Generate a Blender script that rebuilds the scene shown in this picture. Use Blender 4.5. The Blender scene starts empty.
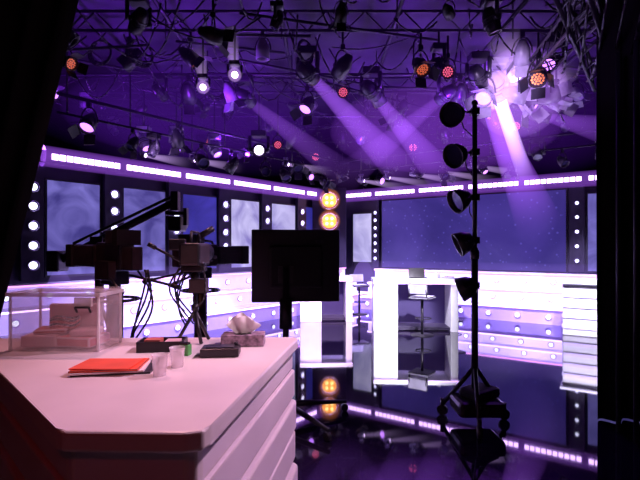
import bpy, bmesh, math, random
from mathutils import Vector, Matrix
random.seed(7)
COL = bpy.context.scene.collection
bpy.context.scene.view_settings.view_transform = 'Standard'

# ------------------------------------------------------------ materials
def pm(name, col, rough=0.5, metal=0.0, emis=None, estr=0.0, var=0.15, scale=8.0, spec=None, bump=0.0):
    m = bpy.data.materials.new(name); m.use_nodes = True
    nt = m.node_tree; b = nt.nodes['Principled BSDF']
    tc = nt.nodes.new('ShaderNodeTexCoord')
    n = nt.nodes.new('ShaderNodeTexNoise'); n.inputs['Scale'].default_value = scale
    nt.links.new(tc.outputs['Object'], n.inputs['Vector'])
    r = nt.nodes.new('ShaderNodeValToRGB')
    r.color_ramp.elements[0].position = 0.3; r.color_ramp.elements[1].position = 0.7
    r.color_ramp.elements[0].color = (*[c*(1-var) for c in col], 1)
    r.color_ramp.elements[1].color = (*[min(1, c*(1+var)) for c in col], 1)
    nt.links.new(n.outputs['Fac'], r.inputs['Fac'])
    nt.links.new(r.outputs['Color'], b.inputs['Base Color'])
    b.inputs['Roughness'].default_value = rough
    b.inputs['Metallic'].default_value = metal
    if spec: b.inputs['IOR'].default_value = spec
    if emis:
        b.inputs['Emission Color'].default_value = (*emis, 1)
        b.inputs['Emission Strength'].default_value = estr
    if bump:
        bp = nt.nodes.new('ShaderNodeBump'); bp.inputs['Strength'].default_value = bump
        nt.links.new(n.outputs['Fac'], bp.inputs['Height']); nt.links.new(bp.outputs['Normal'], b.inputs['Normal'])
    return m

def screen_mat(name, c1, c2, strength, scale=1.2, lo=0.35, hi=0.7, stars=False):
    m = bpy.data.materials.new(name); m.use_nodes = True
    nt = m.node_tree; b = nt.nodes['Principled BSDF']
    b.inputs['Base Color'].default_value = (0.01, 0.01, 0.02, 1); b.inputs['Roughness'].default_value = 0.3
    tc = nt.nodes.new('ShaderNodeTexCoord')
    n = nt.nodes.new('ShaderNodeTexNoise'); n.inputs['Scale'].default_value = scale; n.inputs['Detail'].default_value = 6
    n.inputs['Distortion'].default_value = 1.2
    r = nt.nodes.new('ShaderNodeValToRGB')
    r.color_ramp.elements[0].position = lo; r.color_ramp.elements[1].position = hi
    r.color_ramp.elements[0].color = (*c1, 1); r.color_ramp.elements[1].color = (*c2, 1)
    nt.links.new(tc.outputs['Object'], n.inputs['Vector']); nt.links.new(n.outputs['Fac'], r.inputs['Fac'])
    out = r.outputs['Color']
    if stars:
        v = nt.nodes.new('ShaderNodeTexVoronoi'); v.inputs['Scale'].default_value = 7.0
        nt.links.new(tc.outputs['Object'], v.inputs['Vector'])
        r2 = nt.nodes.new('ShaderNodeValToRGB'); r2.color_ramp.elements[0].position = 0.10; r2.color_ramp.elements[1].position = 0.22
        r2.color_ramp.elements[0].color = (0.05, 0.05, 0.20, 1); r2.color_ramp.elements[1].color = (0, 0, 0, 1)
        nt.links.new(v.outputs['Distance'], r2.inputs['Fac'])
        mx = nt.nodes.new('ShaderNodeMix'); mx.data_type = 'RGBA'; mx.blend_type = 'ADD'; mx.inputs[0].default_value = 1
        nt.links.new(out, mx.inputs[6]); nt.links.new(r2.outputs['Color'], mx.inputs[7]); out = mx.outputs[2]
    nt.links.new(out, b.inputs['Emission Color']); b.inputs['Emission Strength'].default_value = strength
    return m

def clear_mat(name, col, alpha, rough=0.15):
    m = pm(name, col, rough, var=0.1)
    m.node_tree.nodes['Principled BSDF'].inputs['Alpha'].default_value = alpha
    return m

BLK = pm('black_metal', (0.015, 0.012, 0.018), 0.4)
BLKM = pm('black_matte', (0.009, 0.008, 0.012), 0.85)
CAMB = pm('camera_body', (0.05, 0.035, 0.04), 0.35, var=0.4)
RIG = pm('rig_metal', (0.018, 0.014, 0.025), 0.45, 0.3)
FIXG = pm('fixture_grey', (0.03, 0.025, 0.04), 0.35)
FIXW = pm('fixture_white', (0.30, 0.26, 0.36), 0.4)
CHR = pm('chair_grey', (0.30, 0.28, 0.36), 0.4)
DRAPE = pm('drape_cloth', (0.005, 0.004, 0.007), 0.95)
SETBLK = pm('set_black', (0.016, 0.010, 0.030), 0.45)
WHT = pm('white_laminate', (0.84, 0.83, 0.87), 0.25, var=0.04)
PLEXI = pm('plexi_added_glow', (0.7, 0.62, 0.88), 0.25, emis=(0.50, 0.36, 1.0), estr=0.85, var=0.05)  # emission added to keep step faces and counter bands bright
PLEXID = pm('plexi_added_glow_dim', (0.4, 0.32, 0.75), 0.25, emis=(0.36, 0.20, 1.0), estr=0.50, var=0.05)  # weaker added glow for the lowest step and lamp rims
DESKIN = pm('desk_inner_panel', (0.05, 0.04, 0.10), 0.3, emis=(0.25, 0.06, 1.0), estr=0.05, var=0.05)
LED = pm('led_violet', (0.5, 0.3, 0.9), 0.4, emis=(0.74, 0.46, 1.0), estr=5.5)
LEDP = pm('led_pink', (0.9, 0.3, 0.8), 0.4, emis=(1.0, 0.40, 0.9), estr=1.6)
LAMPW = pm('lamp_bluewhite', (0.8, 0.85, 1), 0.4, emis=(0.75, 0.78, 1.0), estr=2.5)
LAMPA = pm('lamp_amber', (1, 0.6, 0.2), 0.4, emis=(1.0, 0.32, 0.03), estr=1.5)
LAMPAC = pm('lamp_amber_core', (1, 0.8, 0.4), 0.4, emis=(1.0, 0.72, 0.25), estr=3.5)
LENSV = pm('lens_violet', (0.5, 0.3, 1), 0.3, emis=(0.55, 0.20, 1.0), estr=2.6)
LENSW = pm('lens_lavender_white', (0.8, 0.7, 1), 0.3, emis=(0.80, 0.60, 1.0), estr=6)
LENSR = pm('lens_red', (1, 0.2, 0.15), 0.3, emis=(1.0, 0.12, 0.28), estr=1.0)
LENSO = pm('lens_orange', (1, 0.4, 0.1), 0.3, emis=(1.0, 0.18, 0.08), estr=0.5)
LENSD = pm('lens_dark', (0.03, 0.02, 0.08), 0.08)
GOLD = pm('reflector_chrome', (0.6, 0.55, 0.7), 0.15, 0.9)

# ------------------------------------------------------------ builder
class MB:
    def __init__(s, M=None):
        s.bm = bmesh.new(); s.mats = []; s.M = M or Matrix.Identity(4)
    def mi(s, mat):
        if mat not in s.mats: s.mats.append(mat)
        return s.mats.index(mat)
    def _fin(s, verts, mat, smooth=False):
        i = s.mi(mat); fs = set()
        for v in verts: fs.update(v.link_faces)
        for f in fs:
            f.material_index = i; f.smooth = smooth and len(f.verts) == 4
        return list(fs)
    def box(s, c, size, mat, R=None, bevel=0.0):
        M = s.M @ Matrix.Translation(c) @ (R.to_4x4() if R else Matrix.Identity(4)) @ Matrix.Diagonal((*size, 1))
        r = bmesh.ops.create_cube(s.bm, size=1, matrix=M)
        s._fin(r['verts'], mat)
        if bevel:
            es = set()
            for v in r['verts']: es.update(v.link_edges)
            bmesh.ops.bevel(s.bm, geom=list(es), offset=bevel, segments=2, affect='EDGES', profile=0.5, clamp_overlap=True)
    def cyl(s, p1, p2, r1, mat, r2=None, seg=16, cap=True):
        p1 = Vector(p1); p2 = Vector(p2); d = p2-p1
        r2 = r1 if r2 is None else r2
        q = d.to_track_quat('Z', 'Y').to_matrix().to_4x4()
        M = s.M @ Matrix.Translation((p1+p2)/2) @ q
        r = bmesh.ops.create_cone(s.bm, cap_ends=cap, segments=seg, radius1=max(r1, 1e-4), radius2=max(r2, 1e-4), depth=d.length, matrix=M)
        s._fin(r['verts'], mat, True)
    def tube(s, pts, r, mat, seg=6):
        for a, b in zip(pts, pts[1:]): s.cyl(a, b, r, mat, seg=seg)
    def sph(s, c, r, mat, sc=(1, 1, 1), seg=14, R=None, jit=0.0):
        M = s.M @ Matrix.Translation(c) @ (R.to_4x4() if R else Matrix.Identity(4)) @ Matrix.Diagonal((*sc, 1))
        o = bmesh.ops.create_uvsphere(s.bm, u_segments=seg, v_segments=max(6, seg//2), radius=r, matrix=M)
        i = s.mi(mat); fs = set()
        for v in o['verts']:
            fs.update(v.link_faces)
            if jit: v.co += Vector([random.uniform(-jit, jit) for _ in range(3)])
        for f in fs: f.material_index = i; f.smooth = not jit
    def prism(s, poly, z0, z1, mat, bevel=0.0, inset=0.0):
        lo = [s.bm.verts.new(s.M @ Vector((x, y, z0))) for x, y in poly]
        hi = [s.bm.verts.new(s.M @ Vector((x, y, z1))) for x, y in poly]
        n = len(poly); fs = [s.bm.faces.new(lo[::-1]), s.bm.faces.new(hi)]
        for k in range(n): fs.append(s.bm.faces.new((lo[k], lo[(k+1) % n], hi[(k+1) % n], hi[k])))
        i = s.mi(mat)
        for f in fs: f.material_index = i
        if bevel:
            es = set()
            for f in fs: es.update(f.edges)
            bmesh.ops.bevel(s.bm, geom=list(es), offset=bevel, segments=3, affect='EDGES', profile=0.5)
    def lathe(s, c, prof, mat, seg=24, axis=None):
        q = Vector(axis).to_track_quat('Z', 'Y').to_matrix().to_4x4() if axis else Matrix.Identity(4)
        M = s.M @ Matrix.Translation(c) @ q; rings = []
        for r, z in prof:
            rings.append([s.bm.verts.new(M @ Vector((r*math.cos(2*math.pi*k/seg), r*math.sin(2*math.pi*k/seg), z))) for k in range(seg)])
        i = s.mi(mat)
        for a, b in zip(rings, rings[1:]):
            for k in range(seg):
                f = s.bm.faces.new((a[k], a[(k+1) % seg], b[(k+1) % seg], b[k])); f.material_index = i; f.smooth = True
    def done(s, name, parent=None, loc=None, recalc=True):
        if recalc: bmesh.ops.recalc_face_normals(s.bm, faces=s.bm.faces[:])
        me = bpy.data.meshes.new(name); s.bm.to_mesh(me); s.bm.free()
        for m in s.mats: me.materials.append(m)
        o = bpy.data.objects.new(name, me); COL.objects.link(o)
        if parent: o.parent = parent
        if loc: o.location = loc
        return o

def empty(name, loc=(0, 0, 0)):
    e = bpy.data.objects.new(name, None); e.location = loc; COL.objects.link(e); e.empty_display_size = 0.1
    return e
def Rz(a): return Matrix.Rotation(a, 3, 'Z')

# ------------------------------------------------------------ room shell
floor_m = pm('polished_black_floor', (0.012, 0.007, 0.024), 0.035, spec=3.4, scale=1.5)
b = MB(); b.box((1.5, 8, -0.05), (19, 24, 0.1), floor_m); b.done('floor')
ceil_m = pm('ceiling_paint', (0.03, 0.020, 0.045), 0.8, scale=1.0, var=0.8)
b = MB(); b.box((1.5, 8, 5.85), (19, 24, 0.1), ceil_m); b.done('ceiling')
wall_m = pm('studio_wall', (0.008, 0.005, 0.012), 0.9, scale=0.8, var=0.5)
b = MB(); b.box((1.5, 19.9, 2.9), (19, 0.2, 5.8), wall_m); b.done('wall_back')
b = MB(); b.box((-7.9, 8, 2.9), (0.2, 23.6, 5.8), wall_m); b.done('wall_left')
b = MB(); b.box((10.9, 8, 2.9), (0.2, 23.6, 5.8), wall_m); b.done('wall_right')
b = MB(); b.box((1.5, -3.9, 2.9), (18.6, 0.2, 5.8), wall_m); b.done('wall_front')

# set walls in local frames: x along wall from the corner, y toward the stage, z up
CX, CY = 0.4, 14.0
ML = Matrix(((-0.64, 0.77, 0, CX), (-0.77, -0.64, 0, CY), (0, 0, 1, 0), (0, 0, 0, 1)))
MR = Matrix(((0.834, -0.552, 0, CX), (-0.552, -0.834, 0, CY), (0, 0, 1, 0), (0, 0, 0, 1)))

SCR_A = screen_mat('screen_cloud', (0.05, 0.04, 0.22), (0.20, 0.17, 0.58), 1.0, 1.6)
SCR_B = screen_mat('screen_blue', (0.02, 0.018, 0.22), (0.05, 0.04, 0.42), 1.0, 1.0)
SCR_C = screen_mat('screen_pale', (0.24, 0.20, 0.55), (0.65, 0.60, 0.95), 1.0, 1.2)
SCR_D = screen_mat('screen_indigo', (0.024, 0.016, 0.15), (0.060, 0.036, 0.28), 1.0, 0.4, stars=True)

def lamp_col(b, x, zs, w=0.34, mat=LAMPW, r=0.062):
    b.box((x, 0.10, 2.05), (w, 0.12, 2.0), SETBLK)
    for z in zs:
        b.lathe((x, 0.16, z), [(r*1.5, 0), (r*1.5, 0.03), (r*1.15, 0.035), (r, 0.01)], GOLD, 18, (0, 1, 0))
        b.cyl((x, 0.15, z), (x, 0.175, z), r, mat, seg=18)

b = MB(ML); b.box((4.6, -0.06, 1.6), (9.2, 0.12, 3.2), SETBLK); b.done('wall_set_left')
b = MB(MR); b.box((4.4, -0.06, 1.6), (8.6, 0.12, 3.2), SETBLK); b.done('wall_set_right')

zs = [2.62, 2.30, 1.97, 1.64, 1.31]
for x in [1.6, 2.95, 4.3, 5.6, 6.93, 8.3]:
    b = MB(ML); lamp_col(b, x, zs); b.done('round_lamp_panel')
b = MB(MR); lamp_col(b, 1.55, [2.62, 2.4, 2.18, 1.96, 1.74, 1.52, 1.3], 0.2, LAMPW, 0.04); b.done('round_lamp_panel')
b = MB(MR); lamp_col(b, 6.62, zs, 0.3, LAMPW, 0.035); b.done('round_lamp_panel')
b = MB(MR); lamp_col(b, 8.15, zs); b.done('round_lamp_panel')
for k, (x, m) in enumerate([(7.62, SCR_A), (6.27, SCR_A), (4.95, SCR_B), (3.62, SCR_C), (2.27, SCR_C), (0.95, SCR_B)]):
    b = MB(ML); b.box((x, 0.06, 1.95), (0.94, 0.06, 1.72), BLK); b.box((x, 0.095, 1.95), (0.88, 0.01, 1.64), m)
    b.done('led_screen')
b = MB(MR); b.box((1.08, 0.06, 1.9), (0.66, 0.06, 1.5), BLK); b.box((1.08, 0.095, 1.9), (0.60, 0.01, 1.42), SCR_C); b.done('led_screen')
b = MB(MR); b.box((4.06, 0.06, 2.0), (4.72, 0.06, 1.96), BLK); b.box((4.06, 0.095, 2.0), (4.66, 0.01, 1.9), SCR_D); b.done('led_video_screen')
b = MB(MR); b.box((7.35, 0.06, 1.95), (1.1, 0.06, 1.8), BLK); b.box((7.35, 0.095, 1.95), (1.04, 0.01, 1.74), SCR_A); b.done('led_screen')

# ------------------------------------------------------------ emission-only volumes that paint lit haze, halos and shafts
def vol_mat(name, col, st, length):
    m = bpy.data.materials.new(name); m.use_nodes = True; nt = m.node_tree
    nt.nodes.remove(nt.nodes['Principled BSDF']); out = nt.nodes['Material Output']
    e = nt.nodes.new('ShaderNodeEmission'); e.inputs['Color'].default_value = (*col, 1)
    if length:
        tc = nt.nodes.new('ShaderNodeTexCoord'); sp = nt.nodes.new('ShaderNodeSeparateXYZ')
        nt.links.new(tc.outputs['Object'], sp.inputs[0])
        mr = nt.nodes.new('ShaderNodeMapRange'); mr.inputs[1].default_value = 0; mr.inputs[2].default_value = length
        mr.inputs[3].default_value = 1; mr.inputs[4].default_value = 0
        pw = nt.nodes.new('ShaderNodeMath'); pw.operation = 'POWER'; pw.inputs[1].default_value = 2.2
        mu = nt.nodes.new('ShaderNodeMath'); mu.operation = 'MULTIPLY'; mu.inputs[1].default_value = st
        nt.links.new(sp.outputs['Z'], mr.inputs[0]); nt.links.new(mr.outputs[0], pw.inputs[0])
        nt.links.new(pw.outputs[0], mu.inputs[0]); nt.links.new(mu.outputs[0], e.inputs['Strength'])
    else:
        e.inputs['Strength'].default_value = st
    nt.links.new(e.outputs[0], out.inputs['Volume'])
    return m
beams = empty('painted_glow_volumes')  # parent of the painted haze, halo and shaft volumes
b = MB(); b.box((1.0, 9.7, 4.4), (12.0, 6.6, 1.5), vol_mat('stage_haze_emission', (0.26, 0.03, 1.0), 0.011, None)); b.done('haze_glow_layer', beams)  # purple haze light painted as a self-glowing box, nothing scatters
b = MB(); b.sph((2.6, 9.6, 4.1), 1.0, vol_mat('dense_haze_emission', (0.38, 0.08, 1.0), 0.075, None), sc=(2.4, 2.0, 0.85), seg=40); b.done('haze_glow_cloud', beams)  # brighter haze patch, its light is pure emission
b = MB(); b.sph((-2.6, 9.4, 4.3), 1.0, vol_mat('thin_haze_emission', (0.24, 0.035, 1.0), 0.026, None), sc=(2.6, 2.0, 0.75), seg=40); b.done('haze_glow_cloud', beams)  # fainter haze patch, also pure emission

GLOW = vol_mat('strip_glow_emission', (0.42, 0.11, 1.0), 1.1, None)  # halo of the LED strips painted as a glowing tube
TGLOW = vol_mat('tribune_glow_emission', (0.40, 0.22, 1.0), 0.13, None)  # soft bloom painted around the steps
def strip(M, x0, x1, name):
    b = MB(M); b.box(((x0+x1)/2, 0.12, 3.16), (x1-x0, 0.16, 0.20), BLK)
    x = x0+0.06; k = 0
    while x < x1-0.08:
        if k % 11 != 10:
            b.box((x+0.04, 0.215, 3.16), (0.095, 0.02, 0.10), LED)
        x += 0.12; k += 1
    b.done(name)
    b = MB(M); b.cyl((x0, 0.28, 3.14), (x1, 0.28, 3.14), 0.18, GLOW, seg=20); b.done('strip_glow', beams)
    b = MB(M); b.cyl((x0+1.4, 1.0, 0.65), (x1, 1.0, 0.65), 0.62, TGLOW, seg=28); b.done('tribune_glow', beams)
strip(ML, 0.2, 8.2, 'led_light_strip'); strip(MR, 0.2, 8.4, 'led_light_strip')

b = MB(Matrix.Translation((0.27, 13.15, 0)))
b.box((0, 0, 2.19), (0.98, 0.2, 2.32), SETBLK, bevel=0.02)
for z in (2.98, 2.38):
    b.lathe((0, -0.1, z), [(0.27, 0), (0.27, 0.10), (0.23, 0.11), (0.19, 0.03)], GOLD, 28, (0, -1, 0))
    b.cyl((0, -0.12, z), (0, -0.14, z), 0.20, LAMPA, seg=28)
    for dx, dz in ((-.075, .075), (.075, .075), (-.075, -.075), (.075, -.075)):
        b.sph((dx, -0.14, z+dz), 0.05, LAMPAC)
b.done('amber_blinder_lamp')
AGLOW = vol_mat('amber_glow_emission', (1.0, 0.25, 0.03), 0.7, None)  # amber halo painted as glowing spheres before the lamps
for z in (2.98, 2.38):
    b = MB(); b.sph((0.27, 12.85, z), 0.32, AGLOW, seg=24); b.done('amber_glow', beams)

def tribune(M, x0, x1, name):
    b = MB(M); L = x1-x0; xc = (x0+x1)/2
    for k in range(3):
        d0 = 0.2; d1 = 1.45-0.42*k; z0 = 0.34*k; z1 = z0+0.34
        b.box((xc, (d0+d1)/2-0.01, (z0+z1)/2-0.02), (L, d1-d0-0.04, 0.30), PLEXI if k else PLEXID)
        b.box((xc, (d0+d1)/2, z1-0.02), (L+0.04, d1-d0, 0.04), WHT)
        b.box((xc, d1+0.008, z1-0.02), (L, 0.012, 0.022), LEDP if k == 2 else LED)
        n = int(L/0.62)
        for i in range(n+1):
            x = x0+0.2+i*(L-0.4)/n
            b.lathe((x, d1-0.03, z0+0.155), [(0.066, 0), (0.066, 0.02), (0.045, 0.025)], PLEXID, 14, (0, 1, 0))
            b.cyl((x, d1-0.03, z0+0.155), (x, d1-0.005, z0+0.155), 0.045, LAMPW, seg=14)
    b.done(name)
tribune(ML, 0.15, 9.0, 'stepped_tribune'); tribune(MR, 1.75, 8.2, 'stepped_tribune')

# ------------------------------------------------------------ stage desks
def stage_desk(x, y, w, d, h, rot, name):
    b = MB(Matrix.Translation((x, y, 0)) @ Matrix.Rotation(rot, 4, 'Z'))
    b.box((0, 0, h-0.035), (w, d, 0.07), WHT, bevel=0.01)
    b.box((-w/2+0.24, 0, (h-0.07)/2), (0.46, d-0.06, h-0.07), WHT, bevel=0.01)
    b.box((w/2-0.08, 0, (h-0.07)/2), (0.14, d-0.06, h-0.07), WHT, bevel=0.01)
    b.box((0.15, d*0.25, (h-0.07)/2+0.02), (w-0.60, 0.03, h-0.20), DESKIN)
    b.box((0.15, 0, 0.05), (w-0.60, d-0.2, 0.05), SETBLK)
    b.box((0, -d/2-0.004, h-0.075), (w-0.02, 0.01, 0.015), LED)
    return b.done(name)
stage_desk(1.85, 8.95, 1.62, 0.8, 1.0, -0.06, 'presenter_desk')
stage_desk(0.12, 10.1, 1.15, 0.8, 0.97, 0.05, 'presenter_desk')
b = MB(Matrix.Translation((5.27, 8.15, 0)) @ Matrix.Rotation(-0.585, 4, 'Z'))
b.box((0, 0, 0.47), (1.5, 0.62, 0.94), WHT, bevel=0.02)
for k in range(4):
    b.box((0, -0.312, 0.16+0.19*k), (1.46, 0.02, 0.06), PLEXI); b.box((-0.752, 0, 0.16+0.19*k), (0.02, 0.56, 0.06), PLEXI)
b.box((0, 0, 0.965), (1.58, 0.72, 0.05), WHT, bevel=0.01)
b.done('side_counter')

def bar_chair(x, y, rot, name='bar_chair'):
    b = MB(Matrix.Translation((x, y, 0)) @ Matrix.Rotation(rot, 4, 'Z'))
    b.lathe((0, 0, 0), [(0.001, 0.02), (0.21, 0.012), (0.21, 0.0)], RIG, 24)
    b.cyl((0, 0, 0.01), (0, 0, 0.66), 0.025, RIG)
    b.box((0, 0, 0.69), (0.40, 0.38, 0.05), CHR, bevel=0.02)
    b.box((0, 0.19, 0.86), (0.38, 0.03, 0.20), CHR, R=Matrix.Rotation(-0.15, 3, 'X'), bevel=0.012)
    for sx in (-1, 1):
        b.tube([(sx*0.17, 0.1, 0.68), (sx*0.17, 0.19, 0.72), (sx*0.16, 0.2, 0.86)], 0.012, RIG)
    pts = [(0.14*math.cos(a), 0.14*math.sin(a)-0.05, 0.3) for a in [i*math.pi/8 for i in range(17)]]
    b.tube(pts, 0.01, RIG)
    b.done(name)
bar_chair(1.88, 8.28, 2.5); bar_chair(2.95, 9.95, 0.4); bar_chair(0.95, 10.9, 0.3)
b = MB(Matrix.Translation((1.95, 8.95, 1.0)))
b.box((0, 0, 0.01), (0.32, 0.22, 0.02), BLK); b.box((0, 0.14, 0.10), (0.32, 0.012, 0.2), BLK, R=Matrix.Rotation(-0.25, 3, 'X')); b.done('laptop')
b = MB(Matrix.Translation((2.35, 8.9, 1.0)))
b.cyl((0, 0, 0), (0, 0, 0.11), 0.03, CHR); b.lathe((0.0, 0, 0.11), [(0.03, 0), (0.04, 0.02), (0.03, 0.022)], CHR); b.done('desk_mug')
b = MB(Matrix.Translation((1.55, 8.9, 1.0))); b.box((0, 0, 0.012), (0.3, 0.21, 0.02), CHR, R=Rz(0.3)); b.box((0.02, 0, 0.03), (0.28, 0.2, 0.012), WHT, R=Rz(0.1)); b.done('paper_stack')

# ------------------------------------------------------------ lighting rig
PIPES = [4.6, 5.8, 7.0, 8.3, 9.6, 11.0, 12.4, 13.8]
PZ = {4.6: 4.95, 5.8: 4.85, 7.0: 4.98, 8.3: 4.80, 9.6: 4.92, 11.0: 4.82, 12.4: 4.95, 13.8: 4.85}
b = MB()
for y in PIPES:
    z = PZ[y]
    b.cyl((-6.8, y, z), (9.8, y, z), 0.026, RIG, seg=8)
    if y in (7.0, 9.6, 12.4):
        b.cyl((-6.8, y, z+0.3), (9.8, y, z+0.3), 0.025, RIG, seg=8)
        x = -6.8
        while x < 9.6:
            b.cyl((x, y, z), (x+0.3, y, z+0.3), 0.012, RIG, seg=5); b.cyl((x+0.3, y, z+0.3), (x+0.6, y, z), 0.012, RIG, seg=5); x += 0.6
for x in [-6, -4.2, -2.4, -0.6, 1.2, 3.0, 4.8, 6.6, 8.4]:
    b.cyl((x, 3.2, 5.2), (x, 15, 5.2), 0.035, RIG, seg=8)
    for y in PIPES[::2]:
        b.cyl((x, y, 4.85), (x, y, 5.8), 0.012, RIG, seg=6)
for k in range(16):
    x = random.uniform(-5, 6); y = random.uniform(6.5, 12); a = random.uniform(-0.8, 0.8); L = random.uniform(0.8, 1.8); z = random.uniform(4.6, 5.1)
    b.cyl((x-L*math.cos(a), y-L*math.sin(a), z), (x+L*math.cos(a), y+L*math.sin(a), z), 0.024, RIG, seg=8)
for k in range(190):
    x = random.uniform(-6, 8); y = random.uniform(4.3, 13.5); L = random.uniform(0.5, 1.9); sag = random.uniform(0.1, 0.6)
    a = random.uniform(0, math.pi); z = 4.85+random.uniform(-0.05, 0.4)
    pts = [(x+math.cos(a)*L*(t-0.5), y+math.sin(a)*L*(t-0.5), z-sag*4*t*(1-t)) for t in [i/7 for i in range(8)]]
    b.tube(pts, 0.013, BLK, 5)
for k in range(14):
    x = random.uniform(-5.5, 7); y = random.choice(PIPES[2:7]); r = random.uniform(0.14, 0.26); a = random.uniform(0, 3)
    for q in range(3):
        rr = r*(1-0.08*q)
        pts = [(x+rr*math.cos(t)*math.cos(a), y+rr*math.cos(t)*math.sin(a)+0.02*q, 4.83-rr+rr*math.sin(t)) for t in [i*math.pi/8 for i in range(17)]]
        b.tube(pts, 0.012, BLK, 5)
# low perimeter pipes just inside the set walls, hung from the grid
for M in (ML, MR):
    p = M @ Vector((0.6, 0.9, 4.05)); q = M @ Vector((8.2, 0.9, 4.05)); b.cyl(p, q, 0.03, RIG, seg=8)
    p = M @ Vector((0.6, 0.9, 3.75)); q = M @ Vector((8.2, 0.9, 3.75)); b.cyl(p, q, 0.02, RIG, seg=8)
    for t in range(8):
        a_ = M @ Vector((0.7+t*1.05, 0.9, 3.75)); c_ = Vector((a_.x, a_.y, 5.2)); b.cyl(a_, c_, 0.014, BLK, seg=6)
b.done('lighting_grid')

def fixture(x, y, z, aim, lens, kind, body, s=1.0, rod_to=4.85, name='stage_light'):
    b = MB(Matrix.Translation((x, y, z)))
    aim = Vector(aim).normalized()
    if z+0.42*s < rod_to: b.cyl((0, 0, 0.36*s), (0, 0, rod_to-z), 0.018, BLK, seg=8)
    side = aim.cross(Vector((0, 0, 1)))
    side = Vector((1, 0, 0)) if side.length < 0.05 else side.normalized()
    if kind == 'moving':
        b.box((0, 0, 0.33*s), (0.30*s, 0.26*s, 0.12*s), body, bevel=0.02*s)
        for sg in (-1, 1):
            p = side*sg*0.19*s
            b.cyl(p, p+Vector((0, 0, 0.29*s)), 0.035*s, body, seg=8); b.cyl(p*0.7, p*1.1, 0.05*s, body, seg=10)
        b.lathe((0, 0, 0), [(0.001, -0.22*s), (0.08*s, -0.21*s), (0.12*s, -0.12*s), (0.14*s, 0.02*s), (0.12*s, 0.12*s), (0.115*s, 0.2*s), (0.10*s, 0.2*s), (0.095*s, 0.17*s)], body, 18, aim)
        b.cyl(aim*0.16*s, aim*0.18*s, 0.096*s, lens, seg=18)
        for q in (-0.05, 0.0, 0.05):
            b.cyl(aim*q*s, aim*(q+0.012)*s, 0.143*s, BLK, seg=18)
    else:
        b.box((0, 0, 0.35*s), (0.08*s, 0.06*s, 0.09*s), BLK)
        pts = []
        for k in range(9):
            a = math.pi*k/8
            pts.append(side*math.cos(a)*0.17*s+Vector((0, 0, math.sin(a)*0.30*s)))
        b.tube(pts, 0.014*s, BLK, 6)
        b.lathe((0, 0, 0), [(0.001, -0.26*s), (0.06*s, -0.25*s), (0.09*s, -0.18*s), (0.135*s, -0.08*s), (0.145*s, 0.16*s), (0.13*s, 0.16*s), (0.125*s, 0.1*s)], body, 18, aim)
        if lens in (LENSR, LENSO):
            q = aim.to_track_quat('Z', 'Y').to_matrix()
            b.cyl(aim*0.08*s, aim*0.10*s, 0.125*s, LENSD, seg=18)
            for rr, n in ((0, 1), (0.045, 6), (0.09, 12)):
                for k in range(n):
                    c = q @ Vector((rr*s*math.cos(2*math.pi*k/n), rr*s*math.sin(2*math.pi*k/n), 0.10*s))
                    b.cyl(c, c+aim*0.012*s, 0.019*s, lens, seg=8)
        else:
            b.cyl(aim*0.08*s, aim*0.10*s, 0.125*s, lens, seg=18)
        if kind == 'barn':
            q = aim.to_track_quat('Z', 'Y').to_matrix()
            for a in range(4):
                R = q @ Rz(a*math.pi/2) @ Matrix.Rotation(0.6, 3, 'Y')
                c = q @ Rz(a*math.pi/2) @ Vector((0.20*s, 0, 0.23*s))
                b.box(c, (0.006, 0.22*s, 0.19*s), body, R=R)
    return b.done(name)

kinds = ['moving', 'par', 'barn']
for y in PIPES:
    n = random.randint(9, 13); half = min(7.0, 0.85*y)
    for i in range(n):
        x = -half+2*half*(i+random.uniform(-0.1, 1.1))/n
        if x < -6.5 or x > 9.3: continue
        if y > 12 and abs(x) > 6: continue
        k = random.choice(kinds); s = random.uniform(0.6, 1.0)
        aim = (random.uniform(-0.9, 0.9), random.uniform(-0.3, 1.0), random.uniform(-0.9, -0.1))
        r = random.random()
        lens = LENSV if r < 0.2 else (LENSO if r < 0.26 else LENSD)
        body = random.choice([BLK, BLK, BLK, BLK, FIXG, FIXG, FIXG, FIXW])
        if y < 6: body = BLK; lens = LENSD; s *= 0.8
        fixture(x, y, PZ[y]-0.42*s-random.choice([0, 0, 0.08, 0.2]), aim, lens, k, body, s, PZ[y])
# heads on the low perimeter pipes
for M in (ML, MR):
    for i in range(13):
        t = 0.9+i*0.56+random.uniform(-0.12, 0.12); s = random.uniform(0.6, 0.9)
        p = M @ Vector((t, 0.9, 3.73-0.40*s)) if i % 3 else M @ Vector((t, 0.9, 4.03-0.40*s))
        fixture(p.x, p.y, p.z, (random.uniform(-0.7, 0.7), random.uniform(-0.8, 0.2), random.uniform(-0.9, -0.2)),
                LENSV if i % 5 == 2 else LENSD, random.choice(kinds), random.choice([BLK, BLK, FIXG]), s, p.z+0.43*s)

def toward(x, y, z, t=(0, 0, 1.6)):
    return (t[0]-x, t[1]-y, t[2]-z)
for x, y, z, m, k, s in [(0.4, 7.8, 4.3, LENSR, 'par', 0.7), (1.96, 6.9, 4.3, LENSR, 'par', 0.7), (4.35, 10.0, 4.3, LENSR, 'par', 0.85),
                         (-0.12, 12.6, 4.15, LENSR, 'par', 0.9), (2.5, 12.1, 4.3, LENSR, 'par', 0.9), (-2.9, 11.2, 4.3, LENSO, 'barn', 1.0),
                         (-1.26, 9.3, 3.62, LENSW, 'moving', 1.0), (-0.9, 9.6, 3.8, LENSR, 'par', 0.7), (1.5, 6.7, 4.3, LENSO, 'barn', 0.8),
                         (3.3, 6.8, 4.2, LENSO, 'barn', 0.9), (-3.2, 5.7, 3.95, LENSO, 'barn', 0.6)]:
    fixture(x, y, z, toward(x, y, z) if m is not LENSO else (0.6-x*0.3, -0.6, -0.7), m, k, FIXG, s)

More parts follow.
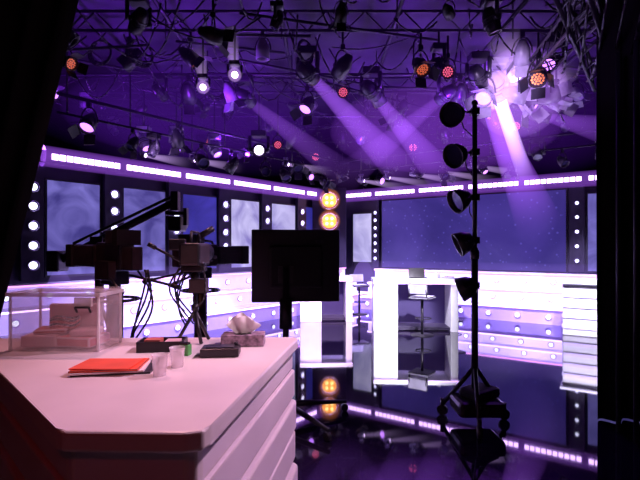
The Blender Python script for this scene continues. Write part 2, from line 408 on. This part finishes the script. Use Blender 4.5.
# ------------------------------------------------------------ beams painted as self-glowing cones
def beam(p1, p2, r1, r2, col, st):
    p1 = Vector(p1); p2 = Vector(p2); L = (p2-p1).length
    bm = bmesh.new()
    bmesh.ops.create_cone(bm, cap_ends=True, segments=20, radius1=r1, radius2=r2, depth=L, matrix=Matrix.Translation((0, 0, L/2)))
    me = bpy.data.meshes.new('beam'); bm.to_mesh(me); bm.free()
    me.materials.append(vol_mat('beam_glow_emission', col, st, L))  # shaft brightness painted as emission fading along the cone
    o = bpy.data.objects.new('light_shaft', me); COL.objects.link(o); o.parent = beams
    o.location = p1; o.rotation_mode = 'QUATERNION'; o.rotation_quaternion = (p2-p1).to_track_quat('Z', 'Y')
V1 = (0.40, 0.11, 1.0); V2 = (0.68, 0.42, 1.0)
HOT = vol_mat('hot_glow_emission', (0.65, 0.35, 1.0), 3.2, None)  # painted halo of the brightest lenses
WARMHALO = vol_mat('wide_glow_emission', (0.50, 0.20, 1.0), 0.35, None)  # wider, weaker painted halo
def glow(p, r=0.2, m=HOT):
    b = MB(); b.sph(p, r, m, seg=24); b.done('lamp_glow', beams)
def lit(p, q, r2, st, col=V1, s=1.0, lens=LENSV, body=FIXG):
    a = (Vector(q)-Vector(p)).normalized()
    fixture(p[0], p[1], p[2], a, lens, 'moving', body, s)
    beam(Vector(p)+a*0.2*s, q, 0.09*s, r2, col, st)
lit((3.0, 7.7, 4.35), (4.2, 9.05, 2.85), 0.16, 18.0, V2, 1.2, LENSW, FIXW)
lit((2.6, 7.4, 4.4), (4.9, 9.9, 1.9), 0.5, 4.0, V1)
lit((3.35, 7.6, 4.3), (2.75, 6.9, 5.0), 0.3, 4.5, V2, 1.0, LENSW, FIXW)
lit((3.9, 8.0, 4.25), (4.6, 8.2, 4.9), 0.25, 4.5, V2, 0.9, LENSW, FIXW)
lit((2.3, 8.2, 4.4), (0.3, 11.4, 3.1), 0.45, 1.0)
lit((0.9, 8.0, 4.4), (3.6, 11.4, 2.8), 0.5, 1.6)
lit((-0.2, 7.2, 4.4), (2.6, 11.4, 3.0), 0.5, 1.8)
lit((-1.4, 8.4, 4.4), (1.2, 11.8, 3.1), 0.45, 0.9)
lit((4.5, 9.2, 4.3), (6.2, 8.6, 3.7), 0.4, 1.8)
glow((3.0, 7.55, 4.25), 0.32); glow((3.4, 7.7, 4.25), 0.75, WARMHALO)
for x, y, z, a in [(3.3, 7.5, 4.15, (0.8, -0.3, -0.3)), (3.6, 7.8, 4.1, (0.3, -0.4, -0.8)), (3.9, 7.7, 4.2, (0.9, -0.2, 0.2)), (2.75, 7.5, 4.15, (-0.4, -0.5, -0.6)), (4.2, 8.0, 4.2, (0.6, -0.5, -0.5))]:
    fixture(x, y, z, a, LENSV, 'barn', FIXW, 1.0)
for x, y, z in [(-1.82, 7.0, 4.1), (-1.25, 6.6, 4.14)]:
    a = Vector(toward(x, y, z)).normalized(); fixture(x, y, z, a, LENSW, 'moving', FIXG, 0.5); glow(Vector((x, y, z))+a*0.18, 0.10)
    beam((x, y, z+0.1), (x-0.1, y, z+0.75), 0.06, 0.16, V2, 3.5)
for x, y, z in [(1.75, 11.8, 3.45), (2.4, 11.6, 3.5), (3.1, 11.4, 3.52), (1.1, 12.0, 3.4), (3.7, 11.0, 3.6), (-0.9, 11.8, 3.8), (-2.9, 10.2, 3.6), (-3.9, 9.9, 3.65)]:
    lit((x, y, z), (x+1.3, y-0.5, z-0.3), 0.13, 6.0, V2, 0.45, LENSW, FIXW)
for x, y, z in [(-3.6, 9.2, 3.75), (-3.0, 9.4, 3.8), (-2.3, 9.8, 3.75)]:
    fixture(x, y, z, (0.5, -0.3, -0.8), LENSV, 'moving', FIXW, 0.85)

# ------------------------------------------------------------ lights
def spot(loc, target, energy, col, size=60, blend=0.6, rad=0.12):
    l = bpy.data.lights.new('stage_or_fill_spot', 'SPOT'); l.energy = energy; l.color = col; l.spot_size = math.radians(size)
    l.spot_blend = blend; l.shadow_soft_size = rad
    o = bpy.data.objects.new('stage_or_fill_spot', l); COL.objects.link(o); o.location = loc
    o.rotation_mode = 'QUATERNION'; o.rotation_quaternion = (Vector(target)-Vector(loc)).to_track_quat('-Z', 'Y')
PUR = (0.28, 0.03, 1.0); LAV = (0.62, 0.52, 1.0)
for t in (1.5, 4.0, 6.5):
    p = ML @ Vector((t, 0.8, 0.3)); q = ML @ Vector((t, 4.2, 4.3)); spot(q, p, 3200, LAV, 42)
for t in (2.4, 4.6, 6.8):
    p = MR @ Vector((t, 0.9, 0.3)); q = MR @ Vector((t, 4.0, 4.3)); spot(q, p, 2700, LAV, 42)
spot((1.2, 6.2, 4.4), (1.7, 8.9, 0.6), 3600, (0.86, 0.80, 1), 28)
spot((2.1, 4.9, 3.3), (1.6, 8.7, 0.45), 3800, (0.86, 0.80, 1), 20)  # added frontal fill for the desk front, no fixture there
spot((0.0, 7.6, 4.4), (0.1, 10.1, 0.6), 2600, (0.9, 0.66, 1), 26)
spot((0.6, 5.4, 3.5), (0.1, 9.8, 0.45), 3000, (0.88, 0.62, 1), 16)  # added frontal fill for the second desk, no fixture there
spot((4.0, 6.0, 4.4), (5.2, 8.2, 0.6), 3200, (0.84, 0.78, 1), 28)
for x, y in [(-4.5, 8.5), (-2.0, 10.0), (0.5, 11.0), (3.5, 10.0), (6.0, 8.5), (-2.0, 7.6), (2.2, 7.8)]:
    spot((x, y, 3.3), (x+random.uniform(-.6, .6), y+0.1, 5.8), 420, PUR, 110, 1.0, 0.05)
spot((2.4, 6.2, 3.6), (3.4, 7.8, 4.4), 200, (0.7, 0.5, 1), 60)  # added spot so the white barn doors look lit
spot((-3.0, 8.0, 3.3), (-3.0, 9.4, 3.9), 35, (0.6, 0.35, 1), 70)  # added spot so the left white fixture bodies read
spot((-1.6, 4.2, 4.7), (-0.9, 2.3, 1.0), 340, (1.0, 0.44, 0.48), 50)
spot((1.8, 3.2, 3.9), (-0.3, 2.4, 0.4), 680, (0.98, 0.60, 0.88), 45)
spot((1.3, 1.2, 3.2), (-0.75, 2.75, 1.1), 140, (1.0, 0.66, 0.74), 26)  # added front fill for tissue box and other desk items
spot((-1.0, -0.5, 3.4), (-0.9, 1.5, 0.5), 14, (1.0, 0.06, 0.05), 70)
spot((-1.2, 2.9, 4.0), (-1.8, 4.0, 1.5), 70, (1.0, 0.28, 0.22), 35)
spot((2.6, 6.5, 4.4), (1.5, 4.3, 1.6), 60, PUR, 60)

# ------------------------------------------------------------ lamp tower on a rolling stand
b = MB(Matrix.Translation((1.41, 4.1, 0)))
b.cyl((0, 0, 0.3), (0, 0, 1.6), 0.030, BLK); b.cyl((0, 0, 1.5), (0, 0, 2.92), 0.022, BLK)
b.cyl((0, 0, 1.5), (0, 0, 1.58), 0.04, BLK); b.sph((0, 0, 2.92), 0.03, BLK)
for a in (0.3, 2.4, 4.5):
    c, s_ = math.cos(a), math.sin(a)
    b.cyl((0, 0, 0.52), (c*0.32, s_*0.32, 0.10), 0.020, BLK); b.cyl((0, 0, 0.25), (c*0.2, s_*0.2, 0.30), 0.012, BLK)
    b.cyl((c*0.32, s_*0.32, 0.16), (c*0.32, s_*0.32, 0.07), 0.02, BLK)
    b.cyl((c*0.32-s_*0.02, s_*0.32+c*0.02, 0.05), (c*0.32+s_*0.02, s_*0.32-c*0.02, 0.05), 0.05, BLK)
b.box((0.02, 0, 0.17), (0.42, 0.34, 0.14), BLKM, bevel=0.04); b.box((0.05, 0.02, 0.28), (0.32, 0.24, 0.1), BLKM, R=Rz(0.6), bevel=0.035)
for i, z in enumerate([2.84, 2.47, 2.06, 1.67, 1.26]):
    dx = -0.19+0.028*i
    b.box((0, 0, z), (0.07, 0.07, 0.06), BLK); b.cyl((0, 0, z), (dx*0.4, 0, z), 0.012, BLK)
    aim = Vector((-0.55, -0.55+0.2*i, -0.25)).normalized(); side = aim.cross(Vector((0, 0, 1))).normalized(); C = Vector((dx, 0, z-0.02))
    b.tube([C+side*0.11*math.cos(t)-aim*0.10*math.sin(t) for t in [math.pi*k/8 for k in range(9)]], 0.008, BLK)
    b.lathe(C, [(0.001, -0.09), (0.06, -0.085), (0.095, -0.03), (0.115, 0.06), (0.105, 0.06), (0.09, 0.02)], BLK, 22, aim)
    b.cyl(C+aim*0.02, C+aim*0.03, 0.092, LENSD, seg=20)
    b.tube([C-aim*0.09, C+Vector((0.1, 0.03, -0.12)), Vector((0.02, 0.02, z-0.25))], 0.006, BLK)
b.done('par_lamp_stand')

# ------------------------------------------------------------ monitor on rolling stand
b = MB(Matrix.Translation((-0.28, 4.3, 0)) @ Matrix.Rotation(0.12, 4, 'Z'))
b.box((0.05, 0, 1.43), (0.84, 0.05, 0.69), BLK, bevel=0.012); b.box((0.05, -0.04, 1.42), (0.5, 0.05, 0.4), BLKM, bevel=0.02)
b.box((0.05, 0.028, 1.43), (0.79, 0.004, 0.62), LENSD)
b.box((-0.05, -0.07, 1.35), (0.14, 0.04, 0.16), BLK); b.cyl((-0.05, -0.09, 0.1), (-0.05, -0.09, 1.42), 0.03, BLK)
b.cyl((-0.05, -0.09, 0.85), (-0.05, -0.09, 1.12), 0.06, BLK)
b.box((0.28, -0.03, 1.66), (0.08, 0.03, 0.03), FIXG)
b.cyl((-0.05, -0.09, 0.08), (-0.05, -0.09, 0.2), 0.06, BLK)
for k in range(5):
    a = 0.25+k*2*math.pi/5; c, s_ = math.cos(a), math.sin(a); o = Vector((-0.05, -0.09, 0))
    b.cyl(o+Vector((0, 0, 0.15)), o+Vector((c*0.62, s_*0.62, 0.09)), 0.032, BLK, r2=0.018, seg=8)
    b.cyl(o+Vector((c*0.6-s_*0.02, s_*0.6+c*0.02, 0.035)), o+Vector((c*0.6+s_*0.02, s_*0.6-c*0.02, 0.035)), 0.035, BLK, seg=12)
b.done('monitor_on_stand')

# ------------------------------------------------------------ control desk
DESK = pm('desk_laminate', (0.82, 0.70, 0.71), 0.35, var=0.05, scale=3)
DESKB = pm('desk_body_panel', (0.80, 0.68, 0.74), 0.4, var=0.05, scale=2)
top = [(-0.88, 1.50), (-0.84, 1.47), (-0.44, 1.46), (-0.385, 1.48), (-0.37, 1.53), (-0.145, 3.0), (-0.17, 3.04), (-2.15, 3.0), (-2.15, 2.78)]
def inset(poly, d):
    n = len(poly); out = []
    for i in range(n):
        p0 = Vector(poly[i-1]); p1 = Vector(poly[i]); p2 = Vector(poly[(i+1) % n])
        e1 = (p1-p0).normalized(); e2 = (p2-p1).normalized()
        n1 = Vector((-e1.y, e1.x)); n2 = Vector((-e2.y, e2.x)); m = (n1+n2).normalized()
        out.append(tuple(p1+m*d/max(0.4, m.dot(n1))))
    return out
b = MB()
b.prism(top, 0.93, 1.0, DESK, bevel=0.012)
b.prism(inset(top, 0.035), 0.80, 0.935, DESKB, bevel=0.01)
b.prism(inset(top, 0.045), 0.785, 0.81, BLKM)
b.prism(inset(top, 0.022), 0.62, 0.79, DESKB, bevel=0.01)
b.prism(inset(top, 0.010), 0.40, 0.59, DESKB, bevel=0.02)
b.prism(inset(top, 0.035), 0.385, 0.41, BLKM)
b.prism(inset(top, 0.016), 0.20, 0.39, DESKB, bevel=0.02)
b.prism(inset(top, 0.045), 0.58, 0.63, BLKM)
b.prism(inset(top, 0.045), 0.15, 0.21, BLKM)
b.prism(inset(top, 0.0), 0.0, 0.16, DESKB, bevel=0.02)
b.done('control_desk')

CLEAR = clear_mat('clear_plastic', (0.95, 0.8, 0.85), 0.24)
CLEARR = clear_mat('clear_plastic_rim', (0.98, 0.88, 0.9), 0.6)
MC = Matrix.Translation((-1.535, 2.74, 1.0)) @ Matrix.Rotation(-0.03, 4, 'Z')
b = MB(MC)
W, D, H = 0.52, 0.27, 0.33
b.box((0, 0, 0.006), (W, D, 0.008), CLEAR)
for sx in (-1, 1): b.box((sx*W/2, 0, H/2), (0.006, D, H), CLEAR); b.box((sx*(W/2+0.008), 0, H), (0.022, D+0.03, 0.022), CLEARR)
for sy in (-1, 1): b.box((0, sy*D/2, H/2), (W, 0.006, H), CLEAR); b.box((0, sy*(D/2+0.008), H), (W+0.03, 0.022, 0.022), CLEARR)
for sx in (-1, 1):
    for sy in (-1, 1): b.cyl((sx*W/2, sy*D/2, 0), (sx*W/2, sy*D/2, H), 0.009, CLEARR, seg=10)
b.box((0, 0, H+0.018), (W+0.03, D+0.03, 0.012), CLEAR, bevel=0.004)
b.tube([(0.14, -0.145, 0.23), (0.14, -0.165, 0.26), (0.22, -0.165, 0.26), (0.22, -0.145, 0.23)], 0.007, BLK)
b.box((0.18, -0.15, 0.29), (0.10, 0.02, 0.05), CLEARR)
b.done('clear_plastic_crate')
MISC = [pm('carton_brown', (0.50, 0.12, 0.10), 0.7), pm('bag_pink', (0.65, 0.18, 0.2), 0.6), pm('bag_pale', (0.75, 0.5, 0.55), 0.5), BLK]
b = MB(MC @ Matrix.Translation((0, 0, 0.014)))
for (x, y, z, sx, sy, sz, m, r) in [(-0.13, 0, 0.035, 0.20, 0.2, 0.07, 2, 0.1), (0.10, 0.0, 0.03, 0.22, 0.2, 0.06, 1, -0.15), (-0.10, 0.02, 0.085, 0.18, 0.16, 0.03, 0, 0.3), (0.12, 0.0, 0.08, 0.15, 0.15, 0.04, 2, 0.2), (0.0, 0.07, 0.13, 0.3, 0.03, 0.22, 2, 0.05)]:
    b.box((x, y, z), (sx, sy, sz), MISC[m], R=Rz(r), bevel=0.01)
for k in range(4):
    b.tube([(0.0+0.08*math.cos(t), -0.03+0.07*math.sin(t), 0.12+0.014*k+0.008*math.sin(3*t)) for t in [i*math.pi/8 for i in range(17)]], 0.006, BLK if k % 2 else MISC[0])
b.done('stored_cables_and_boxes')

FOLD = pm('orange_red_folder', (0.85, 0.09, 0.04), 0.5, var=0.08); PAP = pm('paper_white', (0.85, 0.7, 0.7), 0.7, var=0.04)
b = MB(Matrix.Translation((-1.02, 2.22, 1.0)) @ Matrix.Rotation(0.12, 4, 'Z'))
b.box((0.02, 0.02, 0.005), (0.36, 0.24, 0.008), BLK); b.box((0.0, 0, 0.013), (0.32, 0.22, 0.008), PAP, R=Rz(0.08)); b.box((-0.01, 0, 0.022), (0.31, 0.225, 0.01), FOLD, bevel=0.002)
b.box((-0.02, -0.01, 0.031), (0.28, 0.2, 0.006), FOLD, R=Rz(-0.12))
b.done('red_folder')
CUPM = clear_mat('clear_cup_plastic', (0.95, 0.85, 0.9), 0.4, 0.08)
for (x, y) in ((-0.755, 2.12), (-0.72, 2.27)):
    b = MB(); b.lathe((x, y, 1.0), [(0.001, 0.003), (0.026, 0.003), (0.029, 0.0), (0.036, 0.08), (0.039, 0.1), (0.041, 0.1), (0.037, 0.098), (0.028, 0.006)], CUPM, 24); b.done('plastic_cup')
GRN = pm('green_label', (0.12, 0.45, 0.12), 0.5)
b = MB(Matrix.Translation((-0.93, 2.66, 1.0)) @ Matrix.Rotation(0.1, 4, 'Z'))
b.box((0, 0, 0.01), (0.26, 0.15, 0.02), BLK)
for sx in (-1, 1): b.box((sx*0.125, 0, 0.035), (0.01, 0.15, 0.05), BLK)
for sy in (-1, 1): b.box((0, sy*0.07, 0.035), (0.26, 0.01, 0.05), BLK)
b.box((-0.05, 0, 0.04), (0.09, 0.09, 0.05), MISC[0]); b.box((0.06, 0.0, 0.035), (0.08, 0.1, 0.04), MISC[2]); b.done('accessory_tray')
b = MB(Matrix.Translation((-0.755, 2.52, 1.0)) @ Matrix.Rotation(-0.2, 4, 'Z')); b.box((0, 0, 0.03), (0.06, 0.045, 0.06), GRN, bevel=0.005); b.box((0, 0, 0.065), (0.045, 0.035, 0.012), BLK); b.done('battery_pack')
b = MB(Matrix.Translation((-0.555, 2.52, 1.0)) @ Matrix.Rotation(0.08, 4, 'Z')); b.box((0, 0, 0.025), (0.21, 0.13, 0.045), BLK, bevel=0.006); b.box((0, 0, 0.05), (0.15, 0.08, 0.006), FIXG); b.cyl((0.08, 0.04, 0.05), (0.08, 0.04, 0.065), 0.012, FIXG); b.done('control_box')
b = MB(Matrix.Translation((-0.475, 2.80, 1.0)) @ Matrix.Rotation(0.05, 4, 'Z'))
b.box((0, 0, 0.035), (0.26, 0.14, 0.07), pm('tissue_carton', (0.30, 0.20, 0.27), 0.6, scale=30, var=0.7), bevel=0.004)
TIS = pm('tissue_paper', (0.97, 0.93, 0.95), 0.8, var=0.02)
b.lathe((-0.005, 0, 0.070), [(0.001, 0.001), (0.05, 0.001), (0.052, 0.0)], BLKM, 20)
ti = b.mi(TIS)
for (y0, lean, hgt, wid, ph) in [(-0.012, -0.02, 0.115, 0.105, 0.0), (0.004, 0.012, 0.13, 0.085, 1.3), (0.018, 0.03, 0.10, 0.10, 2.4)]:
    g = []
    for j in range(9):
        v = j/8; row = []
        for i in range(15):
            u = i/14-0.5
            w_ = (0.35+0.65*math.sin(min(1, v*1.25)*math.pi/2))*wid*2
            edge = 1-0.45*abs(u*2)**1.5*v
            row.append(b.bm.verts.new(b.M @ Vector((u*w_+0.012*math.sin(3*v+ph)-0.005, y0+lean*v+0.014*math.sin(u*16+ph)*(0.4+v), 0.066+hgt*v*edge))))
        g.append(row)
    for j in range(8):
        for i in range(14):
            f = b.bm.faces.new((g[j][i], g[j][i+1], g[j+1][i+1], g[j+1][i])); f.material_index = ti; f.smooth = True
b.done('tissue_box')

b = MB(Matrix.Translation((-0.80, 2.88, 1.0)))
b.cyl((0, 0, 0.13), (0, 0, 0.42), 0.014, BLK); b.sph((0, 0, 0.42), 0.03, BLK); b.cyl((0, 0, 0.2), (0, 0, 0.24), 0.024, BLK)
for a in (-1.0, 0.9, 3.3):
    b.cyl((0, 0, 0.2), (0.11*math.cos(a), 0.09*math.sin(a), 0.008), 0.011, BLK); b.sph((0.11*math.cos(a), 0.09*math.sin(a), 0.009), 0.013, BLK, sc=(1, 1, 0.6))
b.box((0, 0, 0.47), (0.13, 0.12, 0.04), BLK, bevel=0.008)
b.box((0, 0.0, 0.56), (0.13, 0.26, 0.14), CAMB, bevel=0.015); b.cyl((0, 0.13, 0.57), (0, 0.25, 0.57), 0.05, BLK, r2=0.065); b.cyl((0, 0.25, 0.57), (0, 0.255, 0.57), 0.055, LENSD)
b.box((-0.08, -0.1, 0.62), (0.10, 0.04, 0.07), BLK, bevel=0.006); b.tube([(-0.0, -0.1, 0.63), (0, -0.08, 0.7), (0, 0.08, 0.7), (0, 0.1, 0.63)], 0.01, BLK)
b.cyl((0, -0.02, 0.47), (-0.20, -0.14, 0.60), 0.008, BLK); b.cyl((-0.2, -0.14, 0.60), (-0.24, -0.16, 0.625), 0.014, BLK)
b.cyl((0.02, 0.06, 0.68), (0.10, 0.08, 0.73), 0.02, BLK)
b.box((0.03, -0.02, 0.36), (0.11, 0.08, 0.09), CAMB, bevel=0.006)
pts = [(0.06+0.02*math.sin(t*5), -0.05-0.02*t, 0.5-0.28*math.sin(t*1.57)+0.02*math.cos(7*t)) for t in [i/12 for i in range(13)]]
b.tube(pts, 0.006, BLK)
pts = [(-0.05-0.1*math.sin(t*3.1), -0.04, 0.5-0.3*t) for t in [i/12 for i in range(13)]]
b.tube(pts, 0.006, BLK)
b.done('tabletop_camera')

def studio_camera(x, y, rot, zb, name='studio_camera'):
    b = MB(Matrix.Translation((x, y, 0)) @ Matrix.Rotation(rot, 4, 'Z'))
    b.cyl((0, 0, 0.12), (0, 0, zb-0.2), 0.07, BLK); b.cyl((0, 0, zb-0.5), (0, 0, zb-0.12), 0.05, RIG)
    for k in range(3):
        a = k*2.094+0.4; c, s_ = math.cos(a), math.sin(a)
        b.box((c*0.2, s_*0.2, 0.12), (0.42, 0.1, 0.08), BLK, R=Rz(a)); b.cyl((c*.38-s_*.03, s_*.38+c*.03, 0.06), (c*.38+s_*.03, s_*.38-c*.03, 0.06), 0.06, BLK)
    pts = [(0.2*math.cos(t), 0.2*math.sin(t), zb-0.28) for t in [i*math.pi/10 for i in range(21)]]
    b.tube(pts, 0.014, BLK)
    b.box((0, 0, zb-0.09), (0.16, 0.2, 0.12), BLK, bevel=0.015)
    b.box((0, 0, zb+0.10), (0.15, 0.36, 0.24), CAMB, bevel=0.02)
    b.box((0, 0.34, zb+0.10), (0.20, 0.34, 0.20), CAMB, bevel=0.02); b.box((0, 0.54, zb+0.10), (0.24, 0.10, 0.21), BLKM, bevel=0.01)
    b.cyl((0, 0.48, zb+0.1), (0, 0.56, zb+0.1), 0.09, LENSD)
    b.box((0.0, -0.08, zb+0.26), (0.22, 0.12, 0.12), CAMB, bevel=0.012); b.box((0, -0.17, zb+0.26), (0.23, 0.07, 0.13), BLKM)
    b.tube([(0, -0.16, zb+0.2), (0, -0.02, zb+0.27), (0, 0.15, zb+0.25), (0, 0.17, zb+0.2)], 0.014, BLK)
    b.box((0.0, -0.25, zb+0.08), (0.11, 0.14, 0.2), CAMB, bevel=0.012)
    for sx in (-1, 1):
        b.cyl((sx*0.08, -0.02, zb-0.06), (sx*0.26, -0.46, zb-0.16), 0.012, BLK); b.cyl((sx*0.24, -0.42, zb-0.15), (sx*0.28, -0.52, zb-0.175), 0.02, BLK)
    for k in range(6):
        b.sph((0.08, -0.12+0.05*k, zb+0.02+0.03*(k % 3)), 0.022, FIXW, seg=8)
    b.box((0.12, -0.02, zb+0.1), (0.06, 0.16, 0.1), FIXG, bevel=0.008); b.box((-0.12, -0.05, zb-0.02), (0.08, 0.2, 0.16), CAMB, bevel=0.01)
    for k in range(4):
        b.tube([(0.08+0.05*math.sin(t*4+k), -0.2-0.15*math.sin(t*3+0.3*k), zb-0.02-0.6*t) for t in [i/10 for i in range(11)]], 0.009, BLK)
    b.done(name)
studio_camera(-1.80, 3.95, 1.0, 1.43)
studio_camera(-1.30, 4.9, -0.7, 1.42)

b = MB(Matrix.Translation((-2.55, 5.2, 0)))
b.cyl((0, 0, 0.1), (0, 0, 1.6), 0.05, BLK)
for k in range(3):
    a = k*2.094; b.cyl((0, 0, 0.5), (0.5*math.cos(a), 0.5*math.sin(a), 0.04), 0.025, BLK); b.sph((0.5*math.cos(a), 0.5*math.sin(a), 0.04), 0.04, BLK)
    b.cyl((0, 0, 1.0), (0.25*math.cos(a), 0.25*math.sin(a), 0.27), 0.02, BLK)
b.box((0, 0, 1.64), (0.14, 0.16, 0.18), BLK)
b.cyl((-0.45, 0, 1.46), (0.85, 0, 2.12), 0.045, BLK); b.cyl((-0.3, 0, 1.65), (0.85, 0, 2.2), 0.018, BLK)
b.box((-0.48, 0, 1.45), (0.14, 0.24, 0.24), BLK, bevel=0.02)
b.box((0.88, 0, 2.14), (0.08, 0.1, 0.22), BLK); b.box((0.88, 0, 2.0), (0.22, 0.06, 0.04), BLK)
b.box((0.88, 0.06, 1.88), (0.15, 0.24, 0.17), BLK, bevel=0.015); b.cyl((0.88, 0.18, 1.88), (0.88, 0.3, 1.88), 0.05, BLK, r2=0.06)
b.box((1.0, 0, 1.96), (0.04, 0.08, 0.2), BLK)
b.done('camera_jib')

# ------------------------------------------------------------ drapes and side truss
def drape(p_bot0, p_bot1, p_top0, p_top1, z1, name, amp=0.05, n=60, folds=9):
    b = MB(); rows = 14; g = []
    for j in range(rows+1):
        v = j/rows; row = []
        for i in range(n+1):
            u = i/n
            x = (p_bot0[0]*(1-u)+p_bot1[0]*u)*(1-v)+(p_top0[0]*(1-u)+p_top1[0]*u)*v
            y = (p_bot0[1]*(1-u)+p_bot1[1]*u)*(1-v)+(p_top0[1]*(1-u)+p_top1[1]*u)*v
            y += amp*math.sin(u*folds*2*math.pi+0.4*math.sin(v*3))
            row.append(b.bm.verts.new((x, y, 0.01+v*z1)))
        g.append(row)
    i0 = b.mi(DRAPE)
    for j in range(rows):
        for i in range(n):
            f = b.bm.faces.new((g[j][i], g[j][i+1], g[j+1][i+1], g[j+1][i])); f.material_index = i0; f.smooth = True
    b.done(name, recalc=False)
drape((-3.8, 3.25), (-2.62, 3.3), (-3.8, 3.25), (-1.50, 3.25), 4.4, 'black_drape')
drape((2.56, 4.15), (4.6, 4.2), (2.56, 4.15), (4.6, 4.2), 4.8, 'black_drape')

b = MB()
for dx, dy in ((0, 0), (0.22, 0), (0, 0.22), (0.22, 0.22)):
    b.cyl((2.60+dx, 3.7+dy, 0), (2.60+dx, 3.7+dy, 3.3), 0.02, RIG, seg=8)
z = 0.1
while z < 3.0:
    b.cyl((2.6, 3.7, z), (2.82, 3.7, z+0.25), 0.01, RIG, seg=6); b.cyl((2.82, 3.7, z+0.25), (2.6, 3.7, z+0.5), 0.01, RIG, seg=6); z += 0.5
b.done('upright_truss')
b = MB()
def truss(b, p, q, w, mat=BLK):
    p = Vector(p); q = Vector(q); d = (q-p).normalized(); s_ = d.cross(Vector((0, 0, 1))).normalized()*w; u = Vector((0, 0, w))
    n = int((q-p).length/(w*1.3))
    for a in (s_*0.5, -s_*0.5):
        for c in (u*0.5, -u*0.5): b.cyl(p+a+c, q+a+c, 0.02, mat, seg=8)
    for k in range(n):
        A = p+(q-p)*k/n; B = p+(q-p)*(k+1)/n
        b.cyl(A+s_*0.5-u*0.5, B-s_*0.5-u*0.5, 0.01, mat, seg=5); b.cyl(A+s_*0.5-u*0.5, B+s_*0.5+u*0.5, 0.01, mat, seg=5); b.cyl(A-s_*0.5+u*0.5, B-s_*0.5-u*0.5, 0.01, mat, seg=5)
truss(b, (1.7, 3.2, 3.75), (3.3, 5.2, 3.55), 0.22, RIG)
truss(b, (2.4, 3.0, 3.9), (3.4, 7.0, 4.4), 0.25, RIG)
for k in range(6):
    b.tube([(1.9+0.15*k+t*1.0, 3.4+t*2, 3.7-0.25*math.sin(t*3.14)-0.05*k*t) for t in [i/8 for i in range(9)]], 0.012, BLK)
b.done('side_lighting_truss')
spot((1.4, 2.6, 2.9), (2.9, 4.4, 4.2), 25, (0.5, 0.2, 1.0), 70)

# ------------------------------------------------------------ world + camera
w = bpy.data.worlds.new('studio_dark'); bpy.context.scene.world = w; w.use_nodes = True
w.node_tree.nodes['Background'].inputs[0].default_value = (0.05, 0.01, 0.12, 1); w.node_tree.nodes['Background'].inputs[1].default_value = 0.1
cam = bpy.data.cameras.new('camera'); co = bpy.data.objects.new('camera', cam); COL.objects.link(co)
cam.sensor_width = 36; cam.lens = 36*450/640; cam.shift_y = 8/640; cam.clip_start = 0.05
co.location = (0, 0, 1.6); co.rotation_euler = (math.radians(90), 0, 0)
bpy.context.scene.camera = co
